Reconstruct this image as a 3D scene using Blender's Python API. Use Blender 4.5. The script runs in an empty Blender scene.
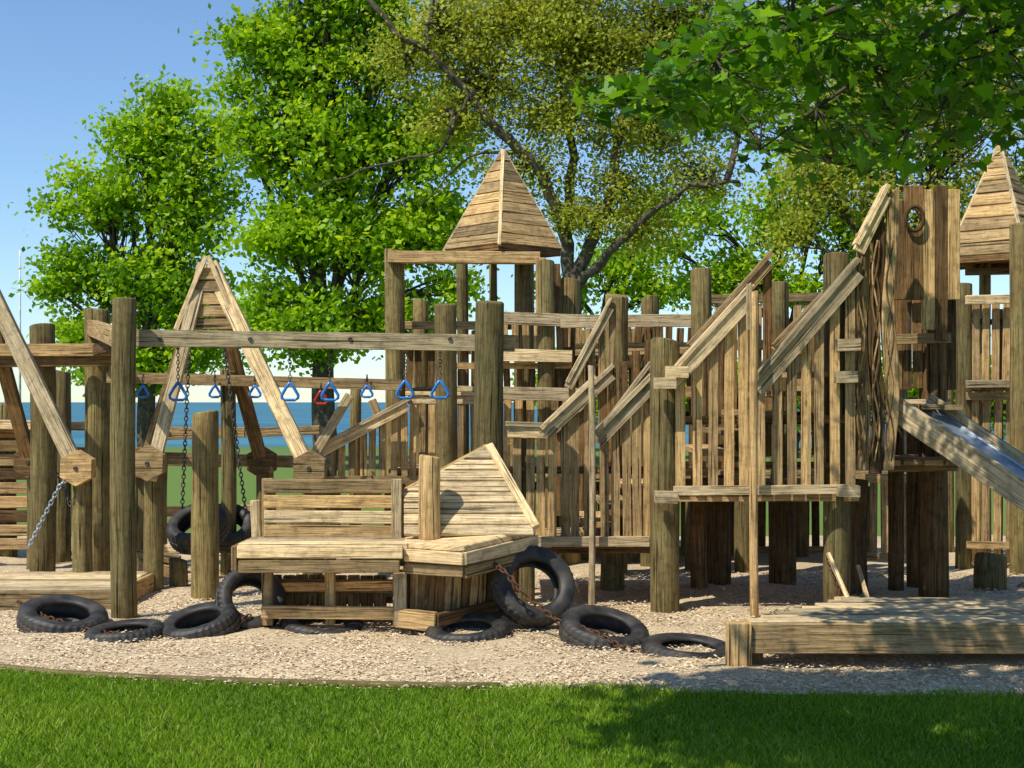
import bpy, math, random
import numpy as np
from mathutils import Vector, Matrix
random.seed(7); rng=np.random.default_rng(7)
F=1400.0; HZ=402.0; CH=1.6
def Q(px,py,d): return Vector(((px-512)/F*d, d, CH+(HZ-py)/F*d))
def G(px,d): return Vector(((px-512)/F*d, d, 0.0))
SC=bpy.context.scene
# ------------------------------------------------------------ materials
def newmat(name):
    m=bpy.data.materials.new(name); m.use_nodes=True; nt=m.node_tree; nt.nodes.clear()
    return m,nt
def N(nt,t,**k):
    n=nt.nodes.new(t)
    for a,v in k.items(): setattr(n,a,v)
    return n
def L(nt,a,b): nt.links.new(a,b)
def ramp(nt,stops):
    r=N(nt,'ShaderNodeValToRGB'); e=r.color_ramp.elements
    while len(e)<len(stops): e.new(0.5)
    for i,(p,c) in enumerate(stops):
        e[i].position=p; e[i].color=(c[0],c[1],c[2],1) if not isinstance(c,(int,float)) else (c,c,c,1)
    return r
def mixc(nt,f,a,b,mode='MIX'):
    m=N(nt,'ShaderNodeMix'); m.data_type='RGBA'; m.blend_type=mode
    for s,v in ((0,f),(6,a),(7,b)):
        if hasattr(v,'is_linked') or hasattr(v,'links'): L(nt,v,m.inputs[s])
        elif isinstance(v,(int,float)): m.inputs[s].default_value=v
        else: m.inputs[s].default_value=(v[0],v[1],v[2],1)
    return m.outputs[2]
def wood_mat(name,cl,cd,stain,rough=0.85,knots=True,stain_amt=0.5,crack=.85):
    m,nt=newmat(name)
    out=N(nt,'ShaderNodeOutputMaterial'); bs=N(nt,'ShaderNodeBsdfPrincipled')
    bs.inputs['Roughness'].default_value=rough; bs.inputs['Specular IOR Level'].default_value=0.15
    uv=N(nt,'ShaderNodeTexCoord'); at=N(nt,'ShaderNodeAttribute',attribute_name='rnd')
    sp=N(nt,'ShaderNodeSeparateXYZ'); L(nt,uv.outputs['UV'],sp.inputs[0])
    mz=N(nt,'ShaderNodeMath',operation='MULTIPLY'); L(nt,at.outputs['Fac'],mz.inputs[0]); mz.inputs[1].default_value=91.0
    def coords(su,sv):
        a=N(nt,'ShaderNodeMath',operation='MULTIPLY'); L(nt,sp.outputs[0],a.inputs[0]); a.inputs[1].default_value=su
        b=N(nt,'ShaderNodeMath',operation='MULTIPLY'); L(nt,sp.outputs[1],b.inputs[0]); b.inputs[1].default_value=sv
        c=N(nt,'ShaderNodeCombineXYZ'); L(nt,a.outputs[0],c.inputs[0]); L(nt,b.outputs[0],c.inputs[1]); L(nt,mz.outputs[0],c.inputs[2]); return c.outputs[0]
    def noise(vec,sc=1,det=5,ro=.6,dist=0):
        n=N(nt,'ShaderNodeTexNoise'); n.inputs['Scale'].default_value=sc; n.inputs['Detail'].default_value=det; n.inputs['Roughness'].default_value=ro; n.inputs['Distortion'].default_value=dist; L(nt,vec,n.inputs['Vector']); return n.outputs['Fac']
    n1=noise(coords(2.2,42),1,7,.7,.5); n2=noise(coords(4,130),1,3); n3=noise(uv.outputs['Object'],2.3,6,.65); n4=noise(coords(1.1,55),1,2,.5,.2); n5=noise(uv.outputs['Object'],14,6,.7)
    r1=ramp(nt,[(0.34,cd),(0.58,cl)]); L(nt,n1,r1.inputs[0])
    r2=ramp(nt,[(0.36,0.32),(0.5,1.0)]); L(nt,n2,r2.inputs[0])
    c=mixc(nt,0.85,r1.outputs[0],r2.outputs[0],'MULTIPLY')
    r3=ramp(nt,[(0.42,0.0),(0.68,stain_amt)]); L(nt,n3,r3.inputs[0])
    c=mixc(nt,r3.outputs[0],c,stain)
    r5=ramp(nt,[(0.3,.55),(0.52,1.1)]); L(nt,n5,r5.inputs[0]); c=mixc(nt,.85,c,r5.outputs[0],'MULTIPLY')
    if knots:
        v=N(nt,'ShaderNodeTexVoronoi'); v.inputs['Scale'].default_value=1; L(nt,coords(2.4,6),v.inputs['Vector'])
        rk=ramp(nt,[(0.035,0.3),(0.09,1.0)]); L(nt,v.outputs['Distance'],rk.inputs[0])
        c=mixc(nt,0.8,c,rk.outputs[0],'MULTIPLY')
    r4=ramp(nt,[(0.31,0.10),(0.37,1.0)]); L(nt,n4,r4.inputs[0]); c=mixc(nt,crack,c,r4.outputs[0],'MULTIPLY')
    rb=ramp(nt,[(0.0,(0.50,0.51,0.51)),(0.5,(0.93,0.90,0.86)),(1.0,(1.27,1.18,1.02))]); L(nt,at.outputs['Fac'],rb.inputs[0])
    c=mixc(nt,1.0,c,rb.outputs[0],'MULTIPLY')
    L(nt,c,bs.inputs['Base Color'])
    bp=N(nt,'ShaderNodeBump'); bp.inputs['Strength'].default_value=0.9; bp.inputs['Distance'].default_value=0.01
    ad=N(nt,'ShaderNodeMath',operation='ADD'); L(nt,n1,ad.inputs[0]); L(nt,r4.outputs[0],ad.inputs[1])
    L(nt,ad.outputs[0],bp.inputs['Height']); L(nt,bp.outputs[0],bs.inputs['Normal'])
    L(nt,bs.outputs[0],out.inputs[0]); return m
WOOD=wood_mat('weathered_wood',(0.68,0.475,0.235),(0.30,0.195,0.088),(0.28,0.19,0.10))
POST=wood_mat('log_post_wood',(0.31,0.255,0.11),(0.12,0.10,0.042),(0.15,0.09,0.04),knots=False,stain_amt=0.6,crack=.95)
DARK=wood_mat('dark_and_shaded_wood',(0.31,0.185,0.08),(0.11,0.065,0.03),(0.07,0.045,0.024),stain_amt=0.6)  # dark brown boards, and shade painted into posts and pickets under decks
PALE=wood_mat('sunbleached_wood',(0.86,0.69,0.43),(0.48,0.345,0.19),(0.41,0.32,0.20),stain_amt=0.4)
def simple(name,col,rough=0.5,metal=0.0,var=0.3,scale=8,bump=0.0,col2=None):
    m,nt=newmat(name); out=N(nt,'ShaderNodeOutputMaterial'); bs=N(nt,'ShaderNodeBsdfPrincipled')
    tc=N(nt,'ShaderNodeTexCoord'); n=N(nt,'ShaderNodeTexNoise'); n.inputs['Scale'].default_value=scale; n.inputs['Detail'].default_value=7
    L(nt,tc.outputs['Object'],n.inputs['Vector'])
    c2=col2 or tuple(x*(1-var) for x in col)
    r=ramp(nt,[(0.35,c2),(0.65,col)]); L(nt,n.outputs['Fac'],r.inputs[0]); L(nt,r.outputs[0],bs.inputs['Base Color'])
    bs.inputs['Roughness'].default_value=rough; bs.inputs['Metallic'].default_value=metal
    if bump:
        b=N(nt,'ShaderNodeBump'); b.inputs['Strength'].default_value=bump; b.inputs['Distance'].default_value=0.01; L(nt,n.outputs['Fac'],b.inputs['Height']); L(nt,b.outputs[0],bs.inputs['Normal'])
    L(nt,bs.outputs[0],out.inputs[0]); return m
RUBBER=simple('dusty_rubber',(0.012,0.012,0.013),0.58,0,col2=(0.06,0.052,0.042),scale=9,bump=0.3)
RUST=simple('rusty_chain_metal',(0.13,0.06,0.03),0.7,0.4,scale=40)
STEEL=simple('slide_steel',(0.50,0.56,0.64),0.4,0.7,var=0.25,scale=3)
BLUE=simple('blue_plastic',(0.02,0.20,0.62),0.35,0)
RED=simple('red_plastic',(0.55,0.02,0.02),0.35,0)
BARK=simple('tree_bark',(0.11,0.085,0.055),0.95,0,col2=(0.035,0.028,0.02),scale=9,bump=0.8)
WHITE=simple('mast_paint',(0.7,0.7,0.68),0.5)
BOLT=simple('bolt_metal',(0.12,0.11,0.10),0.5,0.8)
def leaf_mat(name,stops,trans=0.5,tmul=(1.5,1.35,0.7)):
    m,nt=newmat(name); out=N(nt,'ShaderNodeOutputMaterial')
    at=N(nt,'ShaderNodeAttribute',attribute_name='rnd'); r=ramp(nt,stops); L(nt,at.outputs['Fac'],r.inputs[0])
    bs=N(nt,'ShaderNodeBsdfPrincipled'); bs.inputs['Roughness'].default_value=0.45; bs.inputs['Specular IOR Level'].default_value=0.3
    L(nt,r.outputs[0],bs.inputs['Base Color'])
    tr=N(nt,'ShaderNodeBsdfTranslucent'); c=mixc(nt,1.0,r.outputs[0],tmul,'MULTIPLY'); L(nt,c,tr.inputs[0])
    mx=N(nt,'ShaderNodeMixShader'); mx.inputs[0].default_value=trans
    L(nt,bs.outputs[0],mx.inputs[1]); L(nt,tr.outputs[0],mx.inputs[2]); L(nt,mx.outputs[0],out.inputs[0]); return m
LEAFG=leaf_mat('green_leaves',[(0,(0.08,0.20,0.006)),(0.5,(0.27,0.47,0.010)),(1,(0.50,0.66,0.02))])
LEAFO=leaf_mat('olive_leaves',[(0,(0.19,0.21,0.02)),(0.5,(0.36,0.41,0.045)),(1,(0.54,0.58,0.09))])
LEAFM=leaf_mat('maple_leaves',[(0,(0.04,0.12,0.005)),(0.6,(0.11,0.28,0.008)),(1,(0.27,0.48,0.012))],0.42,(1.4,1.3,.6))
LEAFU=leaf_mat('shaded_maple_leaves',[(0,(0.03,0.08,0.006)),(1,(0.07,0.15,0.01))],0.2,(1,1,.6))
GRASSM=leaf_mat('grass_blades',[(0,(0.10,0.20,0.012)),(0.5,(0.21,0.37,0.018)),(0.93,(0.34,0.50,0.035)),(1,(0.48,0.43,0.16))],0.35,(1.2,1.15,.7))
def chip_mat():
    m,nt=newmat('wood_chip_pieces'); out=N(nt,'ShaderNodeOutputMaterial'); bs=N(nt,'ShaderNodeBsdfPrincipled')
    at=N(nt,'ShaderNodeAttribute',attribute_name='rnd'); r=ramp(nt,[(0,(0.25,0.165,0.09)),(0.2,(0.60,0.45,0.27)),(0.7,(0.76,0.61,0.40)),(1,(0.88,0.76,0.56))]); L(nt,at.outputs['Fac'],r.inputs[0])
    L(nt,r.outputs[0],bs.inputs['Base Color']); bs.inputs['Roughness'].default_value=0.9; L(nt,bs.outputs[0],out.inputs[0]); return m
CHIP=chip_mat()
def mulch_mat():
    m,nt=newmat('wood_chip_surface'); out=N(nt,'ShaderNodeOutputMaterial'); bs=N(nt,'ShaderNodeBsdfPrincipled')
    tc=N(nt,'ShaderNodeTexCoord'); v=N(nt,'ShaderNodeTexVoronoi'); v.inputs['Scale'].default_value=80; L(nt,tc.outputs['Object'],v.inputs['Vector'])
    n=N(nt,'ShaderNodeTexNoise'); n.inputs['Scale'].default_value=1.2; n.inputs['Detail'].default_value=8; L(nt,tc.outputs['Object'],n.inputs['Vector'])
    sx=N(nt,'ShaderNodeSeparateColor'); L(nt,v.outputs['Color'],sx.inputs[0])
    r=ramp(nt,[(0,(0.40,0.29,0.17)),(0.5,(0.64,0.49,0.30)),(1,(0.78,0.63,0.42))]); L(nt,sx.outputs[0],r.inputs[0])
    r2=ramp(nt,[(0.3,0.72),(0.65,1.0)]); L(nt,n.outputs['Fac'],r2.inputs[0])
    c=mixc(nt,1.0,r.outputs[0],r2.outputs[0],'MULTIPLY'); L(nt,c,bs.inputs['Base Color']); bs.inputs['Roughness'].default_value=0.95
    b=N(nt,'ShaderNodeBump'); b.inputs['Strength'].default_value=0.6; b.inputs['Distance'].default_value=0.012; L(nt,v.outputs['Distance'],b.inputs['Height']); L(nt,b.outputs[0],bs.inputs['Normal'])
    L(nt,bs.outputs[0],out.inputs[0]); return m
def lawn_mat():
    m,nt=newmat('lawn_grass'); out=N(nt,'ShaderNodeOutputMaterial'); bs=N(nt,'ShaderNodeBsdfPrincipled')
    tc=N(nt,'ShaderNodeTexCoord'); n=N(nt,'ShaderNodeTexNoise'); n.inputs['Scale'].default_value=40; n.inputs['Detail'].default_value=6; L(nt,tc.outputs['Object'],n.inputs['Vector'])
    r=ramp(nt,[(0.3,(0.05,0.095,0.012)),(0.7,(0.16,0.26,0.025))]); L(nt,n.outputs['Fac'],r.inputs[0]); L(nt,r.outputs[0],bs.inputs['Base Color']); bs.inputs['Roughness'].default_value=0.95
    L(nt,bs.outputs[0],out.inputs[0]); return m
def lake_mat():
    m,nt=newmat('lake_water'); out=N(nt,'ShaderNodeOutputMaterial'); bs=N(nt,'ShaderNodeBsdfPrincipled')
    tc=N(nt,'ShaderNodeTexCoord'); n=N(nt,'ShaderNodeTexNoise'); n.inputs['Scale'].default_value=0.02; n.inputs['Detail'].default_value=4
    mp=N(nt,'ShaderNodeMapping'); mp.inputs['Scale'].default_value=(0.3,1,1); L(nt,tc.outputs['Object'],mp.inputs[0]); L(nt,mp.outputs[0],n.inputs['Vector'])
    r=ramp(nt,[(0.35,(0.04,0.14,0.21)),(0.65,(0.07,0.21,0.27))]); L(nt,n.outputs['Fac'],r.inputs[0]); L(nt,r.outputs[0],bs.inputs['Base Color'])
    bs.inputs['Roughness'].default_value=0.6; bs.inputs['Specular IOR Level'].default_value=0.12
    L(nt,bs.outputs[0],out.inputs[0]); return m
# ------------------------------------------------------------ mesh builder
class MB:
    def __init__(s,name): s.name=name; s.v=[]; s.f=[]; s.uv=[]; s.mi=[]; s.rn=[]; s.mats=[]; s.sm=[]
    def mat(s,m):
        if m not in s.mats: s.mats.append(m)
        return s.mats.index(m)
    def face(s,idx,uvs,mi,rn,sm=False): s.f.append(idx); s.uv.append(uvs); s.mi.append(mi); s.rn.append(rn); s.sm.append(sm)
    def board(s,a,b,w,t,n=(0,-1,0),mat=None,ext=0.0,j=0.0035):
        mat=mat or WOOD; a=Vector(a); b=Vector(b); d=(b-a); Ln=d.length
        if Ln<1e-5: return
        d/=Ln; a=a-d*ext; b=b+d*ext; Ln+=2*ext
        n=Vector(n); n=(n-d*n.dot(d)); 
        if n.length<1e-4: n=Vector((1,0,0))-d*d.x
        n.normalize(); c=d.cross(n)
        J=lambda: Vector((random.uniform(-j,j),random.uniform(-j,j),random.uniform(-j,j)))
        ja,jb=J(),J(); w=w*random.uniform(0.95,1.04)
        i=len(s.v)
        for p,jj in ((a,ja),(b,jb)):
            for sc,sn in ((-1,-1),(1,-1),(1,1),(-1,1)): s.v.append(p+jj+c*sc*w/2+n*sn*t/2)
        u0=random.uniform(0,20); v0=random.uniform(0,20); m=s.mat(mat); r=random.random()
        q=[(0,1,w),(1,2,t),(2,3,w),(3,0,t)]; vv=v0
        for k0,k1,wd in q:
            s.face((i+k0,i+k1,i+4+k1,i+4+k0),[(u0,vv),(u0,vv+wd),(u0+Ln,vv+wd),(u0+Ln,vv)],m,r); vv+=wd
        for base,o in ((0,1),(4,0)):
            idx=[i+base+k for k in (range(3,-1,-1) if o else range(4))]
            s.face(tuple(idx),[(u0,v0),(u0+t*.3,v0),(u0+t*.3,v0+w),(u0,v0+w)],m,r)
    def post(s,a,b,r,mat=None,ns=18,taper=0.96):
        mat=mat or POST; a=Vector(a); b=Vector(b); d=b-a; Ln=d.length; d/=Ln
        n=Vector((1,0,0)) if abs(d.x)<.9 else Vector((0,1,0)); n=(n-d*n.dot(d)).normalized(); c=d.cross(n)
        m=s.mat(mat); rr=random.random()*0.8+0.1; u0=random.uniform(0,20); v0=random.uniform(0,20); ph=random.uniform(0,6)
        K=9; i=len(s.v); tilt=random.uniform(-.2,.2); tl2=random.uniform(-.2,.2)
        bend=Vector((random.uniform(-1,1),random.uniform(-1,1),0))*0.014
        prof=[(k/(K-1)*Ln,1-(1-taper)*k/(K-1)) for k in range(K)]
        prof.append((Ln+r*0.10,taper*0.88)); 
        for k,(h,sc) in enumerate(prof):
            off=bend*math.sin(math.pi*min(1,h/Ln))
            for q in range(ns):
                A=2*math.pi*q/ns; R=r*sc*(1+0.03*math.sin(2*A+ph+h*1.3)+0.02*math.sin(5*A+ph*2+h*2)+.012*math.sin(h*9+ph))
                hh=h+(R*(tilt*math.cos(A)+tl2*math.sin(A)) if k>=K-1 else 0)
                s.v.append(a+off+d*hh+n*math.cos(A)*R+c*math.sin(A)*R)
        per=2*math.pi*r
        for k in range(len(prof)-1):
            for q in range(ns):
                q2=(q+1)%ns
                s.face((i+k*ns+q,i+k*ns+q2,i+(k+1)*ns+q2,i+(k+1)*ns+q),[(u0+prof[k][0],v0+per*q/ns),(u0+prof[k][0],v0+per*(q+1)/ns),(u0+prof[k+1][0],v0+per*(q+1)/ns),(u0+prof[k+1][0],v0+per*q/ns)],m,rr,k<K-1)
        e=i+(len(prof)-1)*ns
        s.face(tuple(e+q for q in range(ns)),[(u0+math.cos(2*math.pi*q/ns)*r*.3,v0+math.sin(2*math.pi*q/ns)*r) for q in range(ns)],m,min(1,rr+.35))
        s.face(tuple(i+q for q in range(ns-1,-1,-1)),[(u0+math.cos(2*math.pi*q/ns)*r*.3,v0+math.sin(2*math.pi*q/ns)*r) for q in range(ns)],m,rr)
    def prism(s,pts,n,t,mat=None,grain=(0,0,1)):
        mat=mat or WOOD; n=Vector(n).normalized(); g=Vector(grain).normalized(); g=(g-n*g.dot(n)).normalized(); c=g.cross(n)
        m=s.mat(mat); r=random.random(); u0=random.uniform(0,20); v0=random.uniform(0,20); i=len(s.v); k=len(pts)
        pts=[Vector(p) for p in pts]
        nn=Vector((0,0,0))
        for q in range(k): nn+=pts[q].cross(pts[(q+1)%k])
        if nn.dot(n)<0: pts=pts[::-1]
        for p in pts: s.v.append(p+n*t/2)
        for p in pts: s.v.append(p-n*t/2)
        U=[(u0+p.dot(g),v0+p.dot(c)) for p in pts]
        s.face(tuple(range(i,i+k)),U,m,r); s.face(tuple(range(i+2*k-1,i+k-1,-1)),U[::-1],m,r)
        for q in range(k):
            q2=(q+1)%k
            s.face((i+q,i+k+q,i+k+q2,i+q2),[U[q],(U[q][0],U[q][1]+t),(U[q2][0],U[q2][1]+t),U[q2]],m,r)
    def tube(s,pts,r0,r1,mat,ns=6,sm=True):
        m=s.mat(mat); i=len(s.v); K=len(pts); rr=random.random()
        for k,p in enumerate(pts):
            p=Vector(p); d=(Vector(pts[min(K-1,k+1)])-Vector(pts[max(0,k-1)])).normalized()
            n=Vector((1,0,0)) if abs(d.x)<.8 else Vector((0,1,0)); n=(n-d*n.dot(d)).normalized(); c=d.cross(n); R=r0+(r1-r0)*k/(K-1)
            for q in range(ns): A=2*math.pi*q/ns; s.v.append(p+n*math.cos(A)*R+c*math.sin(A)*R)
        for k in range(K-1):
            for q in range(ns):
                q2=(q+1)%ns; s.face((i+k*ns+q,i+k*ns+q2,i+(k+1)*ns+q2,i+(k+1)*ns+q),[(k*.1,q*.1)]*4,m,rr,sm)
        s.face(tuple(i+(K-1)*ns+q for q in range(ns)),[(0,0)]*ns,m,rr); s.face(tuple(i+q for q in range(ns-1,-1,-1)),[(0,0)]*ns,m,rr)
    def ring(s,c,ax,up,a,b,r,mat,ns=10,nc=5):
        m=s.mat(mat); i=len(s.v); ax=Vector(ax).normalized(); up=Vector(up).normalized(); nz=ax.cross(up).normalized(); rr=random.random()
        for q in range(ns):
            A=2*math.pi*q/ns; ctr=Vector(c)+up*a*math.cos(A)+ax*b*math.sin(A); o=(up*math.cos(A)+ax*math.sin(A))
            for k in range(nc): B=2*math.pi*k/nc; s.v.append(ctr+o*r*math.cos(B)+nz*r*math.sin(B))
        for q in range(ns):
            for k in range(nc):
                q2=(q+1)%ns;k2=(k+1)%nc; s.face((i+q*nc+k,i+q*nc+k2,i+q2*nc+k2,i+q2*nc+k),[(0,0)]*4,m,rr,True)
    def chain(s,pts,link=0.05,wr=0.0055,mat=None):
        mat=mat or RUST; pts=[Vector(p) for p in pts]; k=0
        for a,b in zip(pts[:-1],pts[1:]):
            d=b-a; Ln=d.length; d.normalize(); n=max(1,int(Ln/(link*0.72)))
            side=Vector((1,0,0)) if abs(d.x)<.7 else Vector((0,0,1)); side=(side-d*side.dot(d)).normalized(); s2=d.cross(side)
            for q in range(n):
                s.ring(a+d*Ln*(q+.5)/n, side if k%2 else s2, d, link/2, link*0.3, wr, mat); k+=1
    def done(s,bevel=0.005,parent=None):
        me=bpy.data.meshes.new(s.name); me.from_pydata([tuple(v) for v in s.v],[],s.f)
        for m in s.mats: me.materials.append(m)
        me.polygons.foreach_set('material_index',s.mi); me.polygons.foreach_set('use_smooth',s.sm)
        ul=me.uv_layers.new(name='UVMap'); ul.data.foreach_set('uv',[x for f in s.uv for p in f for x in p])
        a=me.attributes.new('rnd','FLOAT','FACE'); a.data.foreach_set('value',s.rn)
        me.update(); ob=bpy.data.objects.new(s.name,me); SC.collection.objects.link(ob)
        if bevel:
            md=ob.modifiers.new('edge_bevel','BEVEL'); md.width=bevel; md.segments=1; md.limit_method='ANGLE'; md.angle_limit=math.radians(35)
        if parent: ob.parent=parent
        return ob
    def hb(s,x0,y0,x1,y1,d,w,t=0.04,d1=None,mat=None,n=(0,-1,0),ext=0): 
        s.board(Q(x0,y0,d),Q(x1,y1,d1 or d),w/F*d,t,n,mat,ext)
    def vp(s,px,top,d,rpx,bot=None,mat=None):
        b=G(px,d) if bot is None else Q(px,bot,d)
        if bot is None: b.z=-0.05
        s.post(b,Q(px,top,d),rpx/F*d,mat)
    def pickets(s,x0,x1,top,bot,d,step=14.5,w=9.5,d1=None,t=0.025,mat=None,jt=2):
        n=int(round((x1-x0)/step)); d1=d1 or d
        for k in range(n+1):
            f=k/max(1,n); px=x0+(x1-x0)*f; dd=d+(d1-d)*f
            tp=top(px) if callable(top) else top; bt=bot(px) if callable(bot) else bot
            jx=random.uniform(-1.2,1.2)
            s.board(Q(px+jx,bt+random.uniform(0,jt),dd),Q(px+jx+random.uniform(-1.2,1.2),tp-random.uniform(0,jt),dd),w/F*dd,t,(0,-1,0),mat)
def lin(xa,ya,xb,yb): return lambda x: ya+(yb-ya)*(x-xa)/(xb-xa)
def handrail(s,x0,y0,x1,y1,d,w=15,d1=None,cap=True,mat=None):
    a=Q(x0,y0,d); b=Q(x1,y1,d1 or d); s.board(a,b,w/F*d,0.04,(0,-1,0),mat or PALE)
    if cap:
        u=Vector((0,0,w/F*d/2+0.022)); s.board(a+u+Vector((0,.03,0)),b+u+Vector((0,.03,0)),0.14,0.036,(0,0,1),mat or PALE,0.02)
def deck(s,x0,x1,y0,y1,z,bw=0.14,t=0.04,along='y',mat=None):
    if along=='y':
        n=int((x1-x0)/(bw+.008)); 
        for k in range(n): x=x0+(k+.5)*(x1-x0)/n; s.board((x,y0,z-t/2),(x,y1,z-t/2),bw,t,(0,0,1),mat)
    else:
        n=int((y1-y0)/(bw+.008))
        for k in range(n): y=y0+(k+.5)*(y1-y0)/n; s.board((x0,y,z-t/2),(x1,y,z-t/2),bw,t,(0,0,1),mat)
def wx(px,d): return (px-512)/F*d
def wz(py,d): return CH+(HZ-py)/F*d
def pyramid(s,cx,cy,zb,za,hw,rot,courses=10,mat=None):
    cs=[Vector((cx+hw*math.cos(rot+k*math.pi/2+math.pi/4)*1.414,cy+hw*math.sin(rot+k*math.pi/2+math.pi/4)*1.414,zb)) for k in range(4)]
    ap=Vector((cx,cy,za))
    for k in range(4):
        a,b=cs[k],cs[(k+1)%4]; n=(b-a).cross(ap-a).normalized()
        for c in range(courses):
            f0=c/courses; f1=min((c+1.0)/courses-0.010,0.985); off=n*0.012
            pts=[a.lerp(ap,f0),b.lerp(ap,f0),b.lerp(ap,f1),a.lerp(ap,f1)]
            s.prism([p+off*random.uniform(.5,1.4) for p in pts],n,0.025,WOOD,(b-a))
        s.board(cs[k]+(cs[k]-ap).normalized()*0.03+Vector((0,0,.012)),ap+Vector((0,0,.01)),0.035,0.035,(cs[k]-Vector((cx,cy,zb))),PALE)
    for k in range(4):
        a,b=cs[k],cs[(k+1)%4]; s.board(a*0.97+Vector((cx,cy,zb))*0.03-Vector((0,0,.03)),b*0.97+Vector((cx,cy,zb))*0.03-Vector((0,0,.03)),0.07,0.04,(b-a).cross(Vector((0,0,1))),DARK)
    s.prism([c.lerp(Vector((cx,cy,zb)),.05)-Vector((0,0,.005)) for c in cs],(0,0,1),0.02,DARK,(1,0,0))

# ============================================================ PLAYGROUND
b=MB('overhead_ring_ladder')
b.vp(124.5,300,10.2,12.5); b.vp(490,303,10.3,15); 
b.hb(137,338,515,343,10.42,16,0.09,mat=PALE)
b.hb(108,377,402,385,12.7,11,0.09,mat=WOOD)
b.vp(97,311,13.0,12.8); b.vp(42.5,326,12.9,12.5); b.vp(228,371,12.8,8)
b.hb(-60,350,112,350,12.7,12,0.06); b.hb(-60,362,112,360,12.75,12,0.08,mat=DARK)
b.board(Q(92,327,12.95),Q(124,340,10.4),0.14,0.09,(1,0,0),WOOD)
b.board(Q(92,351,12.9),Q(137,338,10.42),0.10,0.05,(1,0,0),DARK)
def handle(px,py,ytop,d,mat,sz=1.0):
    c=Q(px,py,d); w=0.062*sz; h=0.13*sz
    pts=[c+Vector((0,0,h*.5)),c+Vector((-w*.45,0,h*.2)),c+Vector((-w,0,-h*.25)),c+Vector((-w*.95,0,-h*.42)),c+Vector((-w*.6,0,-h*.52)),c+Vector((w*.6,0,-h*.52)),c+Vector((w*.95,0,-h*.42)),c+Vector((w,0,-h*.25)),c+Vector((w*.45,0,h*.2)),c+Vector((0,0,h*.5))]
    b.tube(pts,0.012,0.012,mat,8); top=Q(px,ytop,d); 
    b.chain([c+Vector((0,0,h*.5)),top],0.035,0.004,BOLT)
    b.ring(top,(0,1,0),(0,0,1),.03,.03,.006,BOLT)
for px in (178,290,330,405,440): handle(px,391 if px<400 else 389,346,10.45,BLUE)
for px in (143,215,255,367): handle(px,391,378,12.6,BLUE,0.8)
handle(321,397,386,12.6,RED,0.9)
for px in (160,250,350,450): 
    b.ring(Q(px,339,10.37),(1,0,0),(0,0,1),.012,.012,.006,BOLT)
b.done()
# ---- A-frames
def aframe(name,ax,d):
    b=MB(name)
    def leg(x0,y0,x1,y1,d0,d1,w,mat): b.board(Q(x0,y0,d0),Q(x1,y1,d1),w/F*d0,0.07,(0,-1,0),mat)
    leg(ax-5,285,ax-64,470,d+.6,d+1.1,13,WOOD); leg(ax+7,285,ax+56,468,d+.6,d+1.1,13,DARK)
    leg(ax-3,264,ax-57,480,d,d-.4,12,PALE); leg(ax+3,264,ax+106,478,d,d-.4,15,PALE)
    for k in range(5):
        y0=268+k*12.4; y1=y0+11.4; f=lambda y,s: ax+s*(y-258)*0.40
        n=Vector((0,-1,0.05))
        b.prism([Q(f(y0,-1)-1,y0,d-.06),Q(f(y0,1)+1,y0,d-.06),Q(f(y1,1)+1,y1,d-.07),Q(f(y1,-1)-1,y1,d-.07)],n,0.03,WOOD,(1,0,0))
    b.board(Q(ax-1,256,d-.1),Q(ax-31,330,d-.1),.04,.03,(0,-1,0),PALE); b.board(Q(ax+1,256,d-.1),Q(ax+33,330,d-.1),.04,.03,(0,-1,0),PALE)
    b.board(Q(ax,275,d),Q(ax,290,d+.8),.12,.06,(1,0,0),WOOD)
    for (px,py,dd) in ((ax-58,463,d-.4),(ax+55,462,d+1.1),(ax+103,468,d-.4),(ax-66,462,d+1.1)):
        c=Q(px,py,dd); R=0.15
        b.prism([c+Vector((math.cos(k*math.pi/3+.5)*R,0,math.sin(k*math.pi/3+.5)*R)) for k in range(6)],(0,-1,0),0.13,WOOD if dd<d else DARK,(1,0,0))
        b.ring(c+Vector((0,-.07,0)),(1,0,0),(0,0,1),.012,.012,.008,BOLT)
        p=c.copy(); p.z=-.05; b.post(p+Vector((0,.14,0)),c+Vector((0,.14,.05)),0.085)
    return b
b=aframe('a_frame_climber',207,12.0)
b.chain([Q(190,330,12.4),Q(182,512,12.3)],.05,.006,BOLT); b.chain([Q(222,330,12.4),Q(246,514,12.3)],.05,.006,BOLT)
b.hb(150,458,312,462,13.3,12,.08); b.hb(150,432,245,432,13.4,10,.06)
b.done()
b=aframe('a_frame_climber',-25,12.0)
b.chain([Q(78,470,11.6),Q(60,485,11.6),Q(28,548,11.6)],.05,.006,STEEL)
b.chain([Q(55,470,12.6),Q(88,545,12.4)],.05,.006,BOLT)
b.done()
# ---- left low deck
b=MB('low_wooden_deck'); z=0.18
deck(b,wx(-90,10.6),wx(112,10.6),10.62,11.75,z,0.14,0.04,'x',PALE)
b.board((wx(-90,10.6),10.59,z-.09),(wx(113,10.6),10.59,z-.09),0.17,0.04,(0,-1,0),WOOD)
b.board((wx(112.5,10.6)+.02,10.6,z-.09),(wx(112.5,10.6)+.02,11.8,z-.09),0.17,0.04,(1,0,0),WOOD)
for x in (-4.2,-3.4): b.post((x,10.75,-.05),(x,10.75,z-.05),.09)
b.done()
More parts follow.
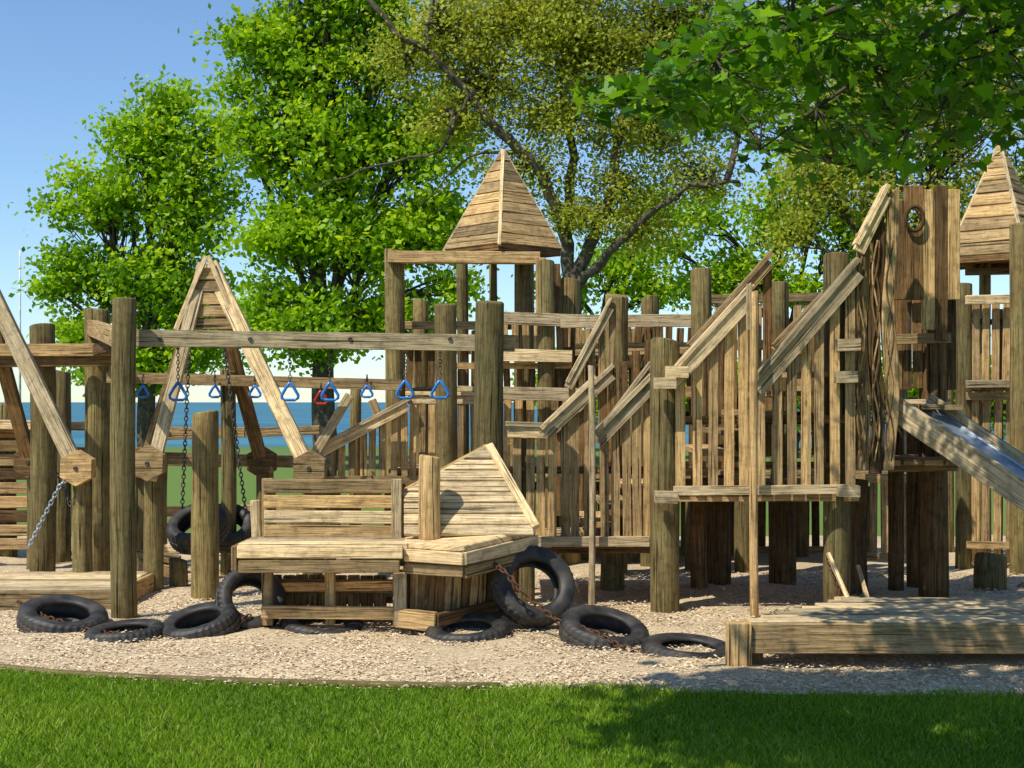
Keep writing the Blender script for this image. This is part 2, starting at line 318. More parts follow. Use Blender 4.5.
# ---- left plank wall & back rails
b=MB('plank_wall')
for k in range(9):
    y=432+k*14; b.hb(-80,y,66 if k<6 else 52,y,14.2,11.5,.04,mat=WOOD if k%3 else DARK)
for px in (-60,8,62): b.vp(px,405,14.32,9)
b.hb(-80,423,130,427,14.1,9,.14,mat=PALE)
b.hb(66,452,150,455,14.2,10,.05); b.hb(66,478,150,480,14.2,10,.05,mat=DARK); b.hb(66,502,140,504,14.2,10,.05)
b.done()
b=MB('log_fence')
b.vp(205.5,413,11.3,14); b.vp(160,455,13.5,8.5); b.vp(62,372,13.9,9)
b.hb(137,553,180,560,12.3,9,.07); b.hb(140,566,182,574,12.0,11,.07); b.hb(150,549,246,547,12.9,9,.1,mat=PALE)
b.vp(178,560,11.9,9); b.vp(145,552,12.4,9); b.vp(243,540,13,9)
b.hb(160,436,320,430,14,9,.05); b.hb(150,460,240,462,14,11,.05)
b.hb(235,560,330,558,13.6,9,.07,mat=WOOD); b.hb(150,512,330,508,14.6,10,.06); b.vp(300,500,14.7,9); b.hb(240,535,320,535,14.6,9,.05)
b.done()
# ---- back railing with stair (left of centre)
b=MB('wooden_stair_railing')
handrail(b,322,452,408,406,13.0,9)
b.pickets(332,404,lin(322,452,408,406),482,13.05,11,7)
b.hb(325,480,478,480,13.0,8,.05); handrail(b,408,400,478,400,13.1,8)
b.pickets(412,474,402,482,13.1,11,7)
b.board(Q(300,478,12.9),Q(350,395,12.9),.085,.04,(0,-1,0),PALE)
b.board(Q(372,400,13.6),Q(388,440,13.6),.08,.04,(0,-1,0),WOOD)
b.vp(445.5,305,12.8,11.5); b.vp(330,470,13.1,7); b.vp(356,388,13.6,6)
for k in range(5):
    x0=wx(330+k*18,13); b.board((x0,13.1,.55+k*.1),(x0,14.1,.55+k*.1),.26,.04,(0,0,1),WOOD)
b.done()
# ---- centre tower
b=MB('wooden_tower'); dT=14.0
cx=wx(503,dT); hw=0.41
pyramid(b,cx,dT,wz(250,dT),wz(151,dT),hw,math.radians(45-3),9)
b.vp(394.5,251,13.6,10.5)
b.hb(388,257,540,258,13.5,12,.14,mat=WOOD); b.hb(455,252,560,253,14.0,6,.1,mat=DARK)
for px,tp,d,r in ((524,255,14.3,10.5),(546,262,13.4,9),(462,262,14.4,6),(493,262,14.5,4),(570,281,13.7,10.5),(421,300,14.6,8),(478,330,14.6,7)): b.vp(px,tp,d,r)
b.board(Q(541,258,13.42),Q(541,320,13.42),.10,.05,(0,-1,0),WOOD); b.board(Q(557,264,13.6),Q(557,322,13.6),.07,.04,(0,-1,0),DARK)
b.hb(499,318,585,321,13.3,13,.06,mat=PALE); b.hb(478,354,572,356,13.3,12,.06,mat=PALE); b.hb(452,366,572,366,13.4,6,.05)
b.hb(455,392,585,395,13.2,13,.07,mat=PALE)
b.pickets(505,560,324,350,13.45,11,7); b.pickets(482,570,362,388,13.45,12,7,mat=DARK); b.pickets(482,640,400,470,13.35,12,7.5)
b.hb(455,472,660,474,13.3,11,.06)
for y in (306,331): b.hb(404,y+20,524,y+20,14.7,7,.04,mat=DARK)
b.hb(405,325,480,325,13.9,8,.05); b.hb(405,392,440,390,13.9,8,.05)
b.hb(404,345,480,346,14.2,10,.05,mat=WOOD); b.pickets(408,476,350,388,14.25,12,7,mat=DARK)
b.pickets(410,640,484,556,14.7,12,9,mat=DARK); b.hb(405,486,650,486,14.65,9,.05,mat=DARK); b.hb(405,552,650,553,14.6,9,.05,mat=WOOD)  # low back pickets added in dark wood to deepen the shade under the deck
deck(b,wx(410,14),wx(600,14),13.4,14.7,wz(473,13.4),.14,.04,'y'); deck(b,wx(478,14),wx(575,14),13.45,14.6,wz(394,13.4)-.03,.14,.04,'y',DARK)
b.done()
# ---- back walkway right of centre
b=MB('elevated_walkway')
for px,tp,d,r in ((616.5,296,12.9,11.5),(650,298,13.6,9.5),(701,270,13.0,11),(637,330,14,8),(722,320,13.8,8),(779,283,12.9,10),(746,300,13.7,9),(588,330,14.1,7)): b.vp(px,tp,d,r)
b.hb(560,322,700,320,13.3,13,.06,mat=PALE); b.hb(575,350,705,348,13.4,12,.06); b.hb(575,366,690,366,13.6,8,.05,mat=DARK)
b.hb(640,392,860,392,13.4,11,.06); 
b.hb(700,300,870,296,13.9,9,.06); b.hb(712,345,860,345,13.8,10,.05)
b.pickets(566,612,328,346,13.5,11,7); b.pickets(628,690,328,346,13.5,11,7,mat=DARK); b.pickets(720,860,304,392,13.9,13,8)
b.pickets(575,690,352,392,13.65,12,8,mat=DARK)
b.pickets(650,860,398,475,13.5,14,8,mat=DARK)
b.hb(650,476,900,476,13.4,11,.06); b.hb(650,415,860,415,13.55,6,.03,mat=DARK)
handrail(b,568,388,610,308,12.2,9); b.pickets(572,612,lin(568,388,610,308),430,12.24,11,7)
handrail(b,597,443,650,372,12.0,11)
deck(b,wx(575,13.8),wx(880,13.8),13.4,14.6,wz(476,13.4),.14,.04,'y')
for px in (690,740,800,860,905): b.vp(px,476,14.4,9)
b.pickets(655,870,488,553,14.75,11,8,mat=DARK); b.hb(650,490,870,490,14.7,8,.05,mat=DARK); b.hb(650,550,870,550,14.7,8,.05,mat=WOOD)  # added dark pickets: the shade below the walkway is put into their colour
for px in (717,783): b.vp(px,478,12.2,14,mat=DARK)  # posts below the deck, their shade painted in with the dark wood
b.vp(693,480,13.2,9); b.vp(745,480,13.0,10)
b.done()
# ---- front staircase railings
b=MB('wooden_staircase')
dd=10.9
b.vp(527,440,dd+.12,8); b.vp(665,342,10.6,15); b.vp(612,520,11.8,12); b.vp(510,545,11.6,10,mat=DARK)
handrail(b,508,432,547,433,dd,11); handrail(b,543,436,594,388,dd,13)
b.hb(508,440,545,441,dd+.3,9,.05)
b.pickets(518,588,lambda x:438 if x<545 else lin(543,436,594,388)(x),541,dd+.04,12.4,8.6)
handrail(b,597,441,651,386,dd-.05,14)
b.pickets(604,648,lin(597,441,651,386),541,dd-.01,12.4,8.6)
b.hb(533,541,649,541,dd-.04,10,.05,mat=PALE); b.hb(515,549,650,549,dd+.2,8,.05,mat=DARK)
b.hb(510,470,650,470,dd+.08,7,.035,mat=DARK)
b.vp(591,366,10.75,3.2,mat=PALE)
for k in range(5): 
    y=dd+.15+k*.22; b.board((wx(512,dd),y,wz(541,dd)),(wx(512,dd),y,wz(440,dd)),.07,.025,(-1,0,0),WOOD)
deck(b,wx(512,dd),wx(655,dd),dd,12.2,wz(541,dd)-.01,.14,.04,'y')
handrail(b,552,430,612,375,12.2,11); b.pickets(556,648,lin(552,430,612,375),515,12.24,12,8,mat=DARK)
d2=10.45
handrail(b,670,385,750,297,d2,16); b.pickets(681,744,lin(670,385,750,297),490,d2+.035,14.2,9.5)
handrail(b,756,390,857,272,d2-.04,16); b.pickets(762,850,lin(756,390,857,272),490,d2,14.2,9.5)
b.hb(674,491,846,489,d2-.05,9,.05,mat=PALE); b.hb(655,498,858,497,d2+.1,7,.07,mat=WOOD)
b.hb(681,420,856,420,d2+.07,9,.035,mat=DARK); b.hb(681,465,850,465,d2+.07,7,.035,mat=DARK)
for (px,py) in ((665,383),(666,497),(848,491),(846,377),(848,345),(677,372)):
    b.board(Q(px-11,py,10.36),Q(px+11,py,10.36),.085,.10,(0,-1,0),PALE)
b.vp(754.5,292,10.28,4.3,mat=WOOD)
b.board(Q(749,284,10.34),Q(749,330,10.34),.045,.03,(0,-1,0),PALE)
handrail(b,690,352,770,262,12.1,11,mat=WOOD); b.pickets(695,768,lin(690,352,770,262),455,12.14,13,8.5,mat=DARK)
handrail(b,775,352,870,255,12.1,11,mat=WOOD); b.pickets(780,866,lin(775,352,870,255),455,12.14,13,8.5,mat=DARK)
zb=wz(490,d2)
deck(b,wx(668,d2),wx(858,d2),d2+.08,12.1,zb,.14,.04,'y')
for k in range(6):
    x=wx(700+k*24,d2); b.board((x,d2+.1,zb+.12+k*.15),(x,12.05,zb+.12+k*.15),.28,.04,(0,0,1),WOOD)
for k in range(3):
    x=wx(600+k*22,dd); b.board((x,dd+.05,wz(541,dd)+.12+k*.14),(x,12.1,wz(541,dd)+.12+k*.14),.28,.04,(0,0,1),WOOD)
b.vp(836.5,256,10.62,13.5); b.vp(856,480,11.6,12,mat=DARK); b.vp(700,478,11.9,9,mat=DARK)
b.done()
# ---- carved tower at right
b=MB('carved_wooden_tower'); d3=10.5
def wavy(x0,x1,y0,y1,d,amp,ph,fr,mat,ph2=None,slope=0):
    L_=[];R_=[]
    for k in range(25):
        f=k/24; y=y0+(y1-y0)*f
        L_.append(Q(x0+amp*math.sin(ph+fr*f*6.28),y,d)); R_.append(Q(x1+amp*math.sin((ph2 if ph2 is not None else ph)+fr*f*6.28),y-(slope if k==0 else 0),d))
    b.prism(L_+R_[::-1],(0,-1,0),.05,mat,(0,0,1))
wavy(855,868,234,470,d3,2.0,.4,1.5,WOOD,slope=9); wavy(870,882,214,474,d3-.02,2.4,.4,1.5,DARK,slope=9); wavy(884,896,196,470,d3-.04,2.8,.4,1.5,WOOD,1.2,slope=9)
for xo,ph in ((861,.2),(876,1.1),(890,2.0)):
    for dph,rr_,mm in ((0,.010,DARK),(1.6,.008,WOOD),(3.1,.008,DARK)):
        b.tube([Q(xo+3.6*math.sin(ph+dph+k*.5),240+k*8.2,d3-.06) for k in range(28)],rr_,rr_,mm,6)
handrail(b,858,252,886,196,d3-.06,12)
for k,(x,tp,bt) in enumerate(((900,200,300),(928,190,330),(941,186,340),(953,190,300))):
    b.hb(x,bt,x,tp,10.9,12.5,.04,mat=WOOD if k%2 else DARK)
c=Q(914,219,10.86)
def half(sgn):
    pts=[Q(914,186 if sgn<0 else 300,10.9)+Vector((-.075,0,0)),Q(914,186 if sgn<0 else 300,10.9)+Vector((.075,0,0))]
    zc=c.z; arc=[Vector((c.x+.055*math.cos(a),10.9,zc-sgn*.08*math.sin(a))) for a in [math.pi*k/8 for k in range(9)]]
    pts+= [Vector((c.x+.075,10.9,zc-sgn*.001))]+arc+[Vector((c.x-.075,10.9,zc-sgn*.001))]
    b.prism(pts,(0,-1,0),.045,DARK,(0,0,1))
half(-1); half(1)
b.ring(c+Vector((0,-.02,0)),(1,0,0),(0,0,1),.095,.068,.016,DARK,20,8)
b.pickets(897,950,262,388,11.3,10.5,9.2,mat=DARK); b.hb(893,340,950,338,11.2,10,.05,mat=WOOD); b.hb(893,264,950,262,11.1,9,.05,mat=DARK)  # pickets in the tower's shadow, that shade put into the dark colour
b.vp(934,250,11.35,14.5,mat=DARK); b.vp(917,400,11.9,10,mat=DARK)
b.hb(889,466,957,464,10.9,13,.06); b.hb(893,404,950,404,11.3,9,.05,mat=PALE)
b.pickets(872,908,478,558,12.9,11,7.5); b.hb(866,478,912,478,12.8,9,.05); b.hb(866,555,912,557,12.8,6,.05)
deck(b,wx(858,10.6),wx(955,10.9),10.6,11.8,wz(466,10.9)+.06,.14,.04,'y')
deck(b,wx(858,10.6),wx(955,10.9),10.65,11.6,wz(402,10.9)-.02,.14,.04,'y')
b.vp(896,330,11.7,8,mat=DARK)
b.done()
# ---- right rear tower
b=MB('wooden_tower'); dR=13.8
pyramid(b,wx(1000,dR),dR,wz(258,dR),wz(144,dR),0.38,math.radians(45+5),9)
pyramid(b,wx(948,15),15,wz(262,15),wz(205,15),0.27,math.radians(20),6)
for px,tp,d,r in ((964,284,13.4,8.5),(1019,224,12.9,9.5),(985,262,14.2,6),(1046,262,13.9,9),(948,262,14.9,6)): b.vp(px,tp,d,r)
b.hb(966,300,1060,298,13.2,9,.06,mat=PALE); b.hb(966,384,1060,383,13.2,8,.06,mat=PALE); b.hb(966,322,1060,322,13.35,6,.04,mat=DARK)
b.pickets(975,1055,302,384,13.3,10.5,7.2); b.pickets(975,1055,392,562,13.35,11,7.5); b.hb(966,396,1060,396,13.28,8,.05); b.hb(966,545,1060,546,13.28,7,.05)
b.pickets(972,1060,310,560,14.5,12,9,mat=DARK)
b.hb(966,272,1060,270,13.8,7,.05,mat=DARK)
deck(b,wx(966,13.8),wx(1060,13.8),13.4,14.6,wz(385,13.3),.14,.04,'y')
b.done()
# ---- slide
b=MB('metal_slide')
dr=Vector((.71,-.70,0)).normalized(); cr=Vector((.70,.71,0)).normalized()
p0=Vector((wx(896,10.55),10.55,1.55)); drop=-.61
def sl(s_,c_,h_=0): return p0+dr*s_+cr*c_+Vector((0,0,drop*s_+h_))
up=Vector((-dr.x*drop,-dr.y*drop,1)).normalized()
b.board(sl(-.03,0),sl(2.1,0),.19,.045,-cr,PALE); b.board(sl(-.05,.56),sl(2.1,.56),.19,.045,-cr,PALE)
b.board(sl(-.03,.28,.0),sl(2.1,.28,.0),.5,.012,up,STEEL)
b.tube([sl(-.03,.04,.02),sl(2.1,.04,.02)],.018,.018,STEEL,8); b.tube([sl(-.03,.52,.02),sl(2.1,.52,.02)],.018,.018,STEEL,8)
for f in (.2,.6,1.0,1.4,1.8): b.board(sl(f,-.0,-.07),sl(f,.56,-.07),.09,.04,up,WOOD)
for c_ in (.0,.56):
    q=sl(1.75,c_,-.05); b.post((q.x,q.y,-.05),q,.06)
b.done()
b=MB('blue_tube_slide')
pts=[Vector((wx(1042,12.2)+.0+k*.12,12.2-k*.12,1.35-k*.11)) for k in range(10)]
b.tube(pts,.2,.2,BLUE,20); b.done(0)
# ---- front right platform
b=MB('low_wooden_platform'); z=0.29
fl=Vector((1.36,8.4,z)); bl=Vector((2.26,9.4,z)); 
n=8
for k in range(n):
    f=(k+.5)/n; a=fl.lerp(bl,f); a2=Vector((5.6,8.4-.05+f*1.0,z)); b.board(a+Vector((0,0,-.02)),a2+Vector((0,0,-.02)),.118,.04,(0,0,1),PALE)
b.board(fl+Vector((-.01,-.03,-.10)),Vector((5.6,8.33,z-.10)),.185,.06,(0,-1,0),WOOD); b.board(fl+Vector((-.02,0,-.10)),bl+Vector((-.02,0,-.10)),.16,.05,(-.7,.7,0),WOOD)
b.post((1.43,8.50,-.05),(1.43,8.50,z-.03),.1); b.board((1.35,8.36,0),(1.35,8.36,z-.005),.15,.1,(0,-1,0),WOOD)
b.post((3.6,8.5,-.05),(3.6,8.5,z-.05),.1); b.post((2.3,9.25,-.05),(2.3,9.25,z-.05),.1)
b.done()
b=MB('tree_stump'); b.vp(991,556,11.9,16); b.vp(1030,585,12,12); b.done()
b=MB('rope_ladder')
b.board(Q(828,553,10.4),Q(848,598,10.2),.03,.03,(0,-1,0),PALE); b.chain([Q(826,556,10.45),Q(846,612,10.2),Q(880,604,10.1)],.04,.005,RUST)
b.board(Q(858,566,10.8),Q(868,600,10.6),.03,.03,(0,-1,0),PALE); b.board(Q(838,600,10.3),Q(900,604,9.9),.09,.05,(0,0,1),PALE); b.done()
# ---- boat
b=MB('wooden_play_boat')
zs=wz(543,9.5)
x0,x1=wx(239,9.5),wx(408,9.5)
deck(b,x0,x1,9.46,9.98,zs,.125,.04,'x',PALE)
b.board((x0,9.44,zs-.055),(x1-.03,9.44,zs-.055),.086,.045,(0,-1,0),PALE); b.board((x0+.01,9.45,zs-.15),(x1-.05,9.45,zs-.15),.088,.045,(0,-1,0),WOOD)
b.board((x0-.02,9.44,zs-.10),(x0-.02,10.0,zs-.10),.17,.04,(-1,0,0),WOOD)
for k in range(4):
    y=486+k*15.2; b.hb(264,y,401,y+.8,9.93,13.4,.035,mat=WOOD if k!=2 else PALE)
b.hb(270,545,268,478,9.98,13,.05,mat=WOOD); b.hb(397,548,397,479,9.88,11,.06,mat=PALE); b.hb(335,545,335,480,9.98,11,.05,mat=DARK)
b.hb(257,545,255,500,10.0,9,.05,mat=PALE)
for px,dd_ in ((268,9.7),(330,9.75),(398,9.7)):
    b.hb(px,625,px,570,dd_,10,.07,mat=WOOD)
b.hb(262,612,402,613,9.62,13,.05,mat=WOOD); b.hb(266,586,400,586,10.0,14,.04,mat=DARK)
for k in range(9): b.hb(276+k*13,610,276+k*13,575,10.05,12.5,.03,mat=DARK)
def px_l(y): return 404 if y>492 else 404+(492-y)/(492-448)*(484-404)
def px_r(y): return 488+(y-447)/(528-447)*(534-488)
def dep(y): return 9.70+(536-y)/89*.44
A=Q(404,536,dep(536)); Bq=Q(534,528,dep(528)); C=Q(487,448,dep(448)); nn=(Bq-A).cross(C-A).normalized()
if nn.y>0: nn=-nn
n=8; ys=[536-k*(536-449)/n for k in range(n+1)]
for k in range(n):
    y0,y1=ys[k]-.6,ys[k+1]+.6
    pts=[Q(px_l(y0),y0,dep(y0)),Q(min(px_r(y0),534),y0,dep(y0)),Q(px_r(y1),y1,dep(y1)),Q(px_l(y1),y1,dep(y1))]
    b.prism(pts,nn,.03,PALE,(1,0,0))
b.board(Q(404,492,dep(492))-nn*.03,Q(488,446,dep(446))-nn*.03,.07,.05,nn,WOOD)
b.board(Q(489,446,dep(446)),Q(536,528,dep(528)),.06,.06,nn,PALE)
b.board(Q(470,470,10.12),Q(470,600,10.12),.09,.06,(0,-1,0),DARK); b.board(Q(515,500,9.95),Q(510,560,10.1),.08,.05,(0,-1,0),DARK)
P1=Q(405,545,9.5); P2=Q(464,549,9.35); P3=Q(536,532,9.95)
b.prism([P1,P2,P3,Q(536,527,10.0),Q(405,540,9.85)],(0,0,1),.04,PALE,(1,0,0))
dz=Vector((0,0,-.065)); b.board(P1+dz,P2+dz,.088,.045,(0,-1,0),PALE); b.board(P2+dz,P3+dz,.088,.045,(.6,-.8,0),PALE)
dz=Vector((0,.03,-.157)); b.board(P1+dz,P2+dz,.08,.04,(0,-1,0),WOOD); b.board(P2+dz,P3+dz,.08,.04,(.6,-.8,0),WOOD)
H1=Q(404,565,9.75); H2=Q(436,567,9.62); H3=Q(512,556,10.1)
for (a,c,m_) in ((H1,H2,4),(H2,H3,9)):
    for k in range(m_):
        p=a.lerp(c,(k+.5)/m_); q=p.copy(); q.z=.12+random.uniform(-.01,.01); nrm=(c-a).cross(Vector((0,0,1)))
        b.board(q+Vector((-.02,.05,0)),p,.062,.03,nrm,WOOD if k%3 else DARK)
b.prism([H1+Vector((0,.06,0)),H2+Vector((0,.06,0)),H3+Vector((-.05,.06,0)),Vector((H3.x-.05,H3.y+.06,.1)),Vector((H2.x,H2.y+.06,.1)),Vector((H1.x,H1.y+.06,.1))],(0,-1,0),.02,DARK,(1,0,0))
b.board(Q(396,617,9.6),Q(436,622,9.5),.13,.045,(0,-1,0),WOOD); b.board(Q(436,620,9.5),Q(508,604,10.1),.09,.045,(.6,-.8,0),DARK)
b.board(Q(400,625,9.6),Q(400,572,9.6),.09,.06,(0,-1,0),PALE)
b.vp(430,457,9.72,11,bot=545,mat=WOOD)
b.board(Q(270,600,10.2),Q(500,595,10.25),.3,.05,(0,0,1),DARK)
b.done()
# ---- edging + masts
b=MB('landscape_edging')
ef=[(-90,664),(0,671),(60,677),(150,682),(300,687),(440,690),(500,690)]
pts=[]
for (x,y) in ef: 
    d=2240/(y-402); pts.append(G(x,d)+Vector((0,0,.022)))
b.tube(pts,.022,.022,POST,8); b.done(0)
b=MB('sailboat_mast'); 
for px,tp,r in ((20,250,.045),(5,340,.04)): 
    p=Q(px,tp,45); b.tube([(p.x,45,0),p],r,r*.6,WHITE,8)
b.done(0)
# ---- tires
def tire(cx,cy,cz,R,W,rot,name='old_tire'):
    ri=R*.56; h=W/2
    outer=[(ri,-h*.62),(ri+.015,-h*.85),(R*.74,-h*1.0),(R*.88,-h*.97),(R*.955,-h*.80),(R*.985,-h*.5),(R*.985,-h*.3),(R*.955,-h*.26),(R*.955,-h*.2),(R,-h*.15),(R,h*.15),(R*.955,h*.2),(R*.955,h*.26),(R*.985,h*.3),(R*.985,h*.5),(R*.955,h*.80),(R*.88,h*.97),(R*.74,h*1.0),(ri+.015,h*.85),(ri,h*.62)]
    inner=[(ri+.02,h*.55),(R*.74,h*.82),(R*.9,h*.6),(R*.93,0),(R*.9,-h*.6),(R*.74,-h*.82),(ri+.02,-h*.55)]
    prof=outer+inner; ns=72; V=[];Fc=[];np_=len(prof)
    for q in range(ns):
        A=2*math.pi*q/ns; wob=1+.02*math.sin(2*A+cx*7)
        for k,(r,z) in enumerate(prof):
            rr=r*wob
            if 3<k<16 and q%2==0 and k not in (7,8,11,12): rr=rr-.007
            V.append((rr*math.cos(A),rr*math.sin(A),z))
    for q in range(ns):
        q2=(q+1)%ns
        for k in range(np_): k2=(k+1)%np_; Fc.append((q*np_+k,q2*np_+k,q2*np_+k2,q*np_+k2))
    me=bpy.data.meshes.new(name); me.from_pydata(V,[],Fc); me.materials.append(RUBBER)
    for i_,p in enumerate(me.polygons):
        k=i_%np_; p.use_smooth = (k<4 or k>15)
    me.update(); o=bpy.data.objects.new(name,me); SC.collection.objects.link(o); o.location=(cx,cy,cz); o.rotation_euler=rot; return o
R_=math.radians
def TZ(px,d,z,R,W,rx,ry,rz=0): return tire(wx(px,d),d,z,R,W,(R_(rx),R_(ry),R_(rz)))
TZ(63,9.85,.06,.315,.18,12,9); TZ(126,9.5,.0,.27,.16,4,-3); TZ(200,9.6,.055,.28,.17,14,-12); TZ(250,9.85,.20,.25,.19,60,0,26)
TZ(322,9.8,.0,.3,.17,8,5); TZ(468,9.5,.01,.30,.18,8,-4); TZ(533,9.8,.31,.30,.18,58,30,0); TZ(604,9.3,.06,.31,.17,14,10); TZ(688,8.9,-.005,.30,.15,5,4)
def T(px,py,d,R,W,rx,ry,rz=0): p=Q(px,py,d); return tire(p.x,p.y,p.z,R,W,(R_(rx),R_(ry),R_(rz)))
T(198,528,12.2,.27,.2,34,-8,0); T(226,528,12.75,.26,.2,40,10,0)
b=MB('rusty_chain')
b.chain([Q(478,551,9.75),Q(505,572,9.5),Q(530,600,9.4),Q(562,624,9.3),Q(590,630,9.1),Q(618,645,8.95),Q(650,655,8.85),Q(690,656,8.75),Q(732,658,8.75)],.055,.007)
b.chain([Q(18,602,10.1),Q(45,617,9.8),Q(90,631,9.6),Q(125,636,9.4),Q(160,633,9.5),Q(190,640,9.4),Q(225,632,9.5),Q(250,615,9.7)],.055,.007)
b.done(0)
# ============================================================ GROUND
def grid_mesh(name,xs,ys,zf,mat):
    X,Y=np.meshgrid(xs,ys); Z=zf(X,Y); V=np.stack([X,Y,Z],-1).reshape(-1,3); nx,ny=len(xs),len(ys)
    Fs=[(j*nx+i,j*nx+i+1,(j+1)*nx+i+1,(j+1)*nx+i) for j in range(ny-1) for i in range(nx-1)]
    me=bpy.data.meshes.new(name); me.from_pydata(V.tolist(),[],Fs); me.materials.append(mat); me.polygons.foreach_set('use_smooth',[True]*len(Fs)); me.update()
    o=bpy.data.objects.new(name,me); SC.collection.objects.link(o); return o
LAWN=lawn_mat()
def lawnz(X,Y): return np.where(Y>50,-(Y-50)*.55,0.0)
grid_mesh('lawn',np.array([-600,-100,-30,-10,0,10,30,100,600.]),np.array([-60,-10,0,10,20,40,50,58,66,80.]),lawnz,LAWN)
lake=grid_mesh('lake',np.linspace(-40000,40000,9),np.array([56,200,1000,5000,20000,45000.]),lambda X,Y: X*0-8.0,lake_mat())
def fedge(x):
    return np.interp(x,[-14,-5,-3.2,-2.2,-1.2,0,1.2,3,5,14],[9.6,8.9,8.35,8.0,7.82,7.74,7.66,7.5,7.4,7.0])
nu,nv=160,90; us=np.linspace(-13,13,nu); V=[]
for j in range(nv):
    f=j/(nv-1); f=f**1.4
    for x in us:
        y0=float(fedge(x)); y=y0+(16.5-y0)*f
        z=.006+.014*(math.sin(x*3.1+y*1.7)*math.sin(y*2.3-x)+1)*min(1,(y-y0)*2)*.9+.010*min(1,(y-y0)*2)*math.sin(x*9+2*math.sin(y*7))
        V.append((x,y,max(.005,z)))
Fs=[(j*nu+i,j*nu+i+1,(j+1)*nu+i+1,(j+1)*nu+i) for j in range(nv-1) for i in range(nu-1)]
me=bpy.data.meshes.new('wood_chip_ground'); me.from_pydata(V,[],Fs); me.materials.append(mulch_mat()); me.polygons.foreach_set('use_smooth',[True]*len(Fs)); me.update()
SC.collection.objects.link(bpy.data.objects.new('wood_chip_ground',me))
def np_mesh(name,V,k,mat,rnd):
    V=np.ascontiguousarray(V.reshape(-1,3),dtype=np.float32); nf=len(V)//k
    me=bpy.data.meshes.new(name); me.vertices.add(len(V)); me.vertices.foreach_set('co',V.ravel())
    me.loops.add(len(V)); me.loops.foreach_set('vertex_index',np.arange(len(V),dtype=np.int32))
    me.polygons.add(nf); me.polygons.foreach_set('loop_start',np.arange(0,len(V),k,dtype=np.int32))
    try: me.polygons.foreach_set('loop_total',np.full(nf,k,dtype=np.int32))
    except Exception: pass
    me.materials.append(mat); a=me.attributes.new('rnd','FLOAT','FACE'); a.data.foreach_set('value',rnd.astype(np.float32))
    me.update(calc_edges=True); me.validate(); o=bpy.data.objects.new(name,me); SC.collection.objects.link(o); return o
def scatter(n,ya,yb,mg):
    y=rng.uniform(ya,yb,n*2); x=rng.uniform(-1,1,n*2)*(0.37*yb+mg); m=np.abs(x)<0.37*y+mg; return x[m][:n],y[m][:n]
x,y=scatter(110000,7.2,13,.6); m=y>fedge(x)-.07*rng.random(len(x)); x,y=x[m],y[m]; n=len(x)
ang=rng.uniform(0,6.28,n); l=rng.uniform(.005,.014,n); w=rng.uniform(.003,.007,n); z=rng.uniform(.008,.036,n); tz=rng.uniform(-.3,.3,n)*l; tw=rng.uniform(-.3,.3,n)*w
ca,sa=np.cos(ang),np.sin(ang); C=np.stack([x,y,z],-1); U=np.stack([ca*l,sa*l,tz],-1); W=np.stack([-sa*w,ca*w,tw],-1)
np_mesh('wood_chips',np.stack([C-U-W,C+U-W,C+U+W,C-U+W],1),4,CHIP,rng.random(n))
def blades(n,ya,yb,mg,h0,h1):
    x,y=scatter(n,ya,yb,mg); e_=.05*np.sin(x*3.1)+.03*np.sin(x*11+1); m=y<fedge(x)+e_+rng.normal(0,.04,len(x)); x,y=x[m],y[m]; n=len(x)
    patch=.5+.25*np.sin(x*2.1+1.3*np.sin(y*1.9))+.25*np.sin(y*3.3+x*1.1+np.sin(x*4))
    a=rng.uniform(0,6.28,n); h=rng.uniform(h0,h1,n)*(.7+.6*patch); lean=rng.uniform(.1,.9,n)*h; w=rng.uniform(.0018,.0036,n)
    la=rng.uniform(0,6.28,n); B=np.stack([x,y,np.zeros(n)],-1); Wd=np.stack([np.cos(a)*w,np.sin(a)*w,np.zeros(n)],-1)
    D=np.stack([np.cos(la),np.sin(la),np.zeros(n)],-1)
    M=B+D*(lean*.35)[:,None]+np.array([0,0,1])*(h*.6)[:,None]; Tp=B+D*lean[:,None]+np.array([0,0,1])*h[:,None]
    V=np.stack([B-Wd,B+Wd,M+Wd*.75,Tp,M-Wd*.75],1)
    r=np.clip(rng.normal(.25+.45*patch,.2,n),0,.95); r[rng.random(n)<.02]=1
    return V,r
V1,r1=blades(170000,5.0,8.6,.35,.022,.052); V2,r2=blades(25000,3.5,9.2,3,.03,.05)
np_mesh('lawn_grass_blades',np.concatenate([V1,V2]),5,GRASSM,np.concatenate([r1,r2]))
# ============================================================ TREES
def leaf_quads(C,size,flat=.35):
    n=len(C); nrm=rng.normal(0,1,(n,3)); nrm[:,2]+=flat*2; nrm[:,1]-=.4; nrm[:,0]-=.2; nrm/=np.linalg.norm(nrm,axis=1)[:,None]
    t=rng.normal(0,1,(n,3)); t-=nrm*(t*nrm).sum(1)[:,None]; t/=np.linalg.norm(t,axis=1)[:,None]; c=np.cross(nrm,t)
    s=size*rng.uniform(.6,1.3,n)[:,None]
    return np.stack([C-t*s*.5,C+c*s*.33-t*s*.05,C+t*s*.5,C-c*s*.33-t*s*.05],1)
def bez(a,b,bow,n=7):
    a=Vector(a);b=Vector(b); m1=a.lerp(b,.35)+bow; m2=a.lerp(b,.7)+bow*.7
    out=[]
    for k in range(n):
        t=k/(n-1); u=1-t; out.append(a*u**3+m1*3*u*u*t+m2*3*u*t*t+b*t**3)
    return out
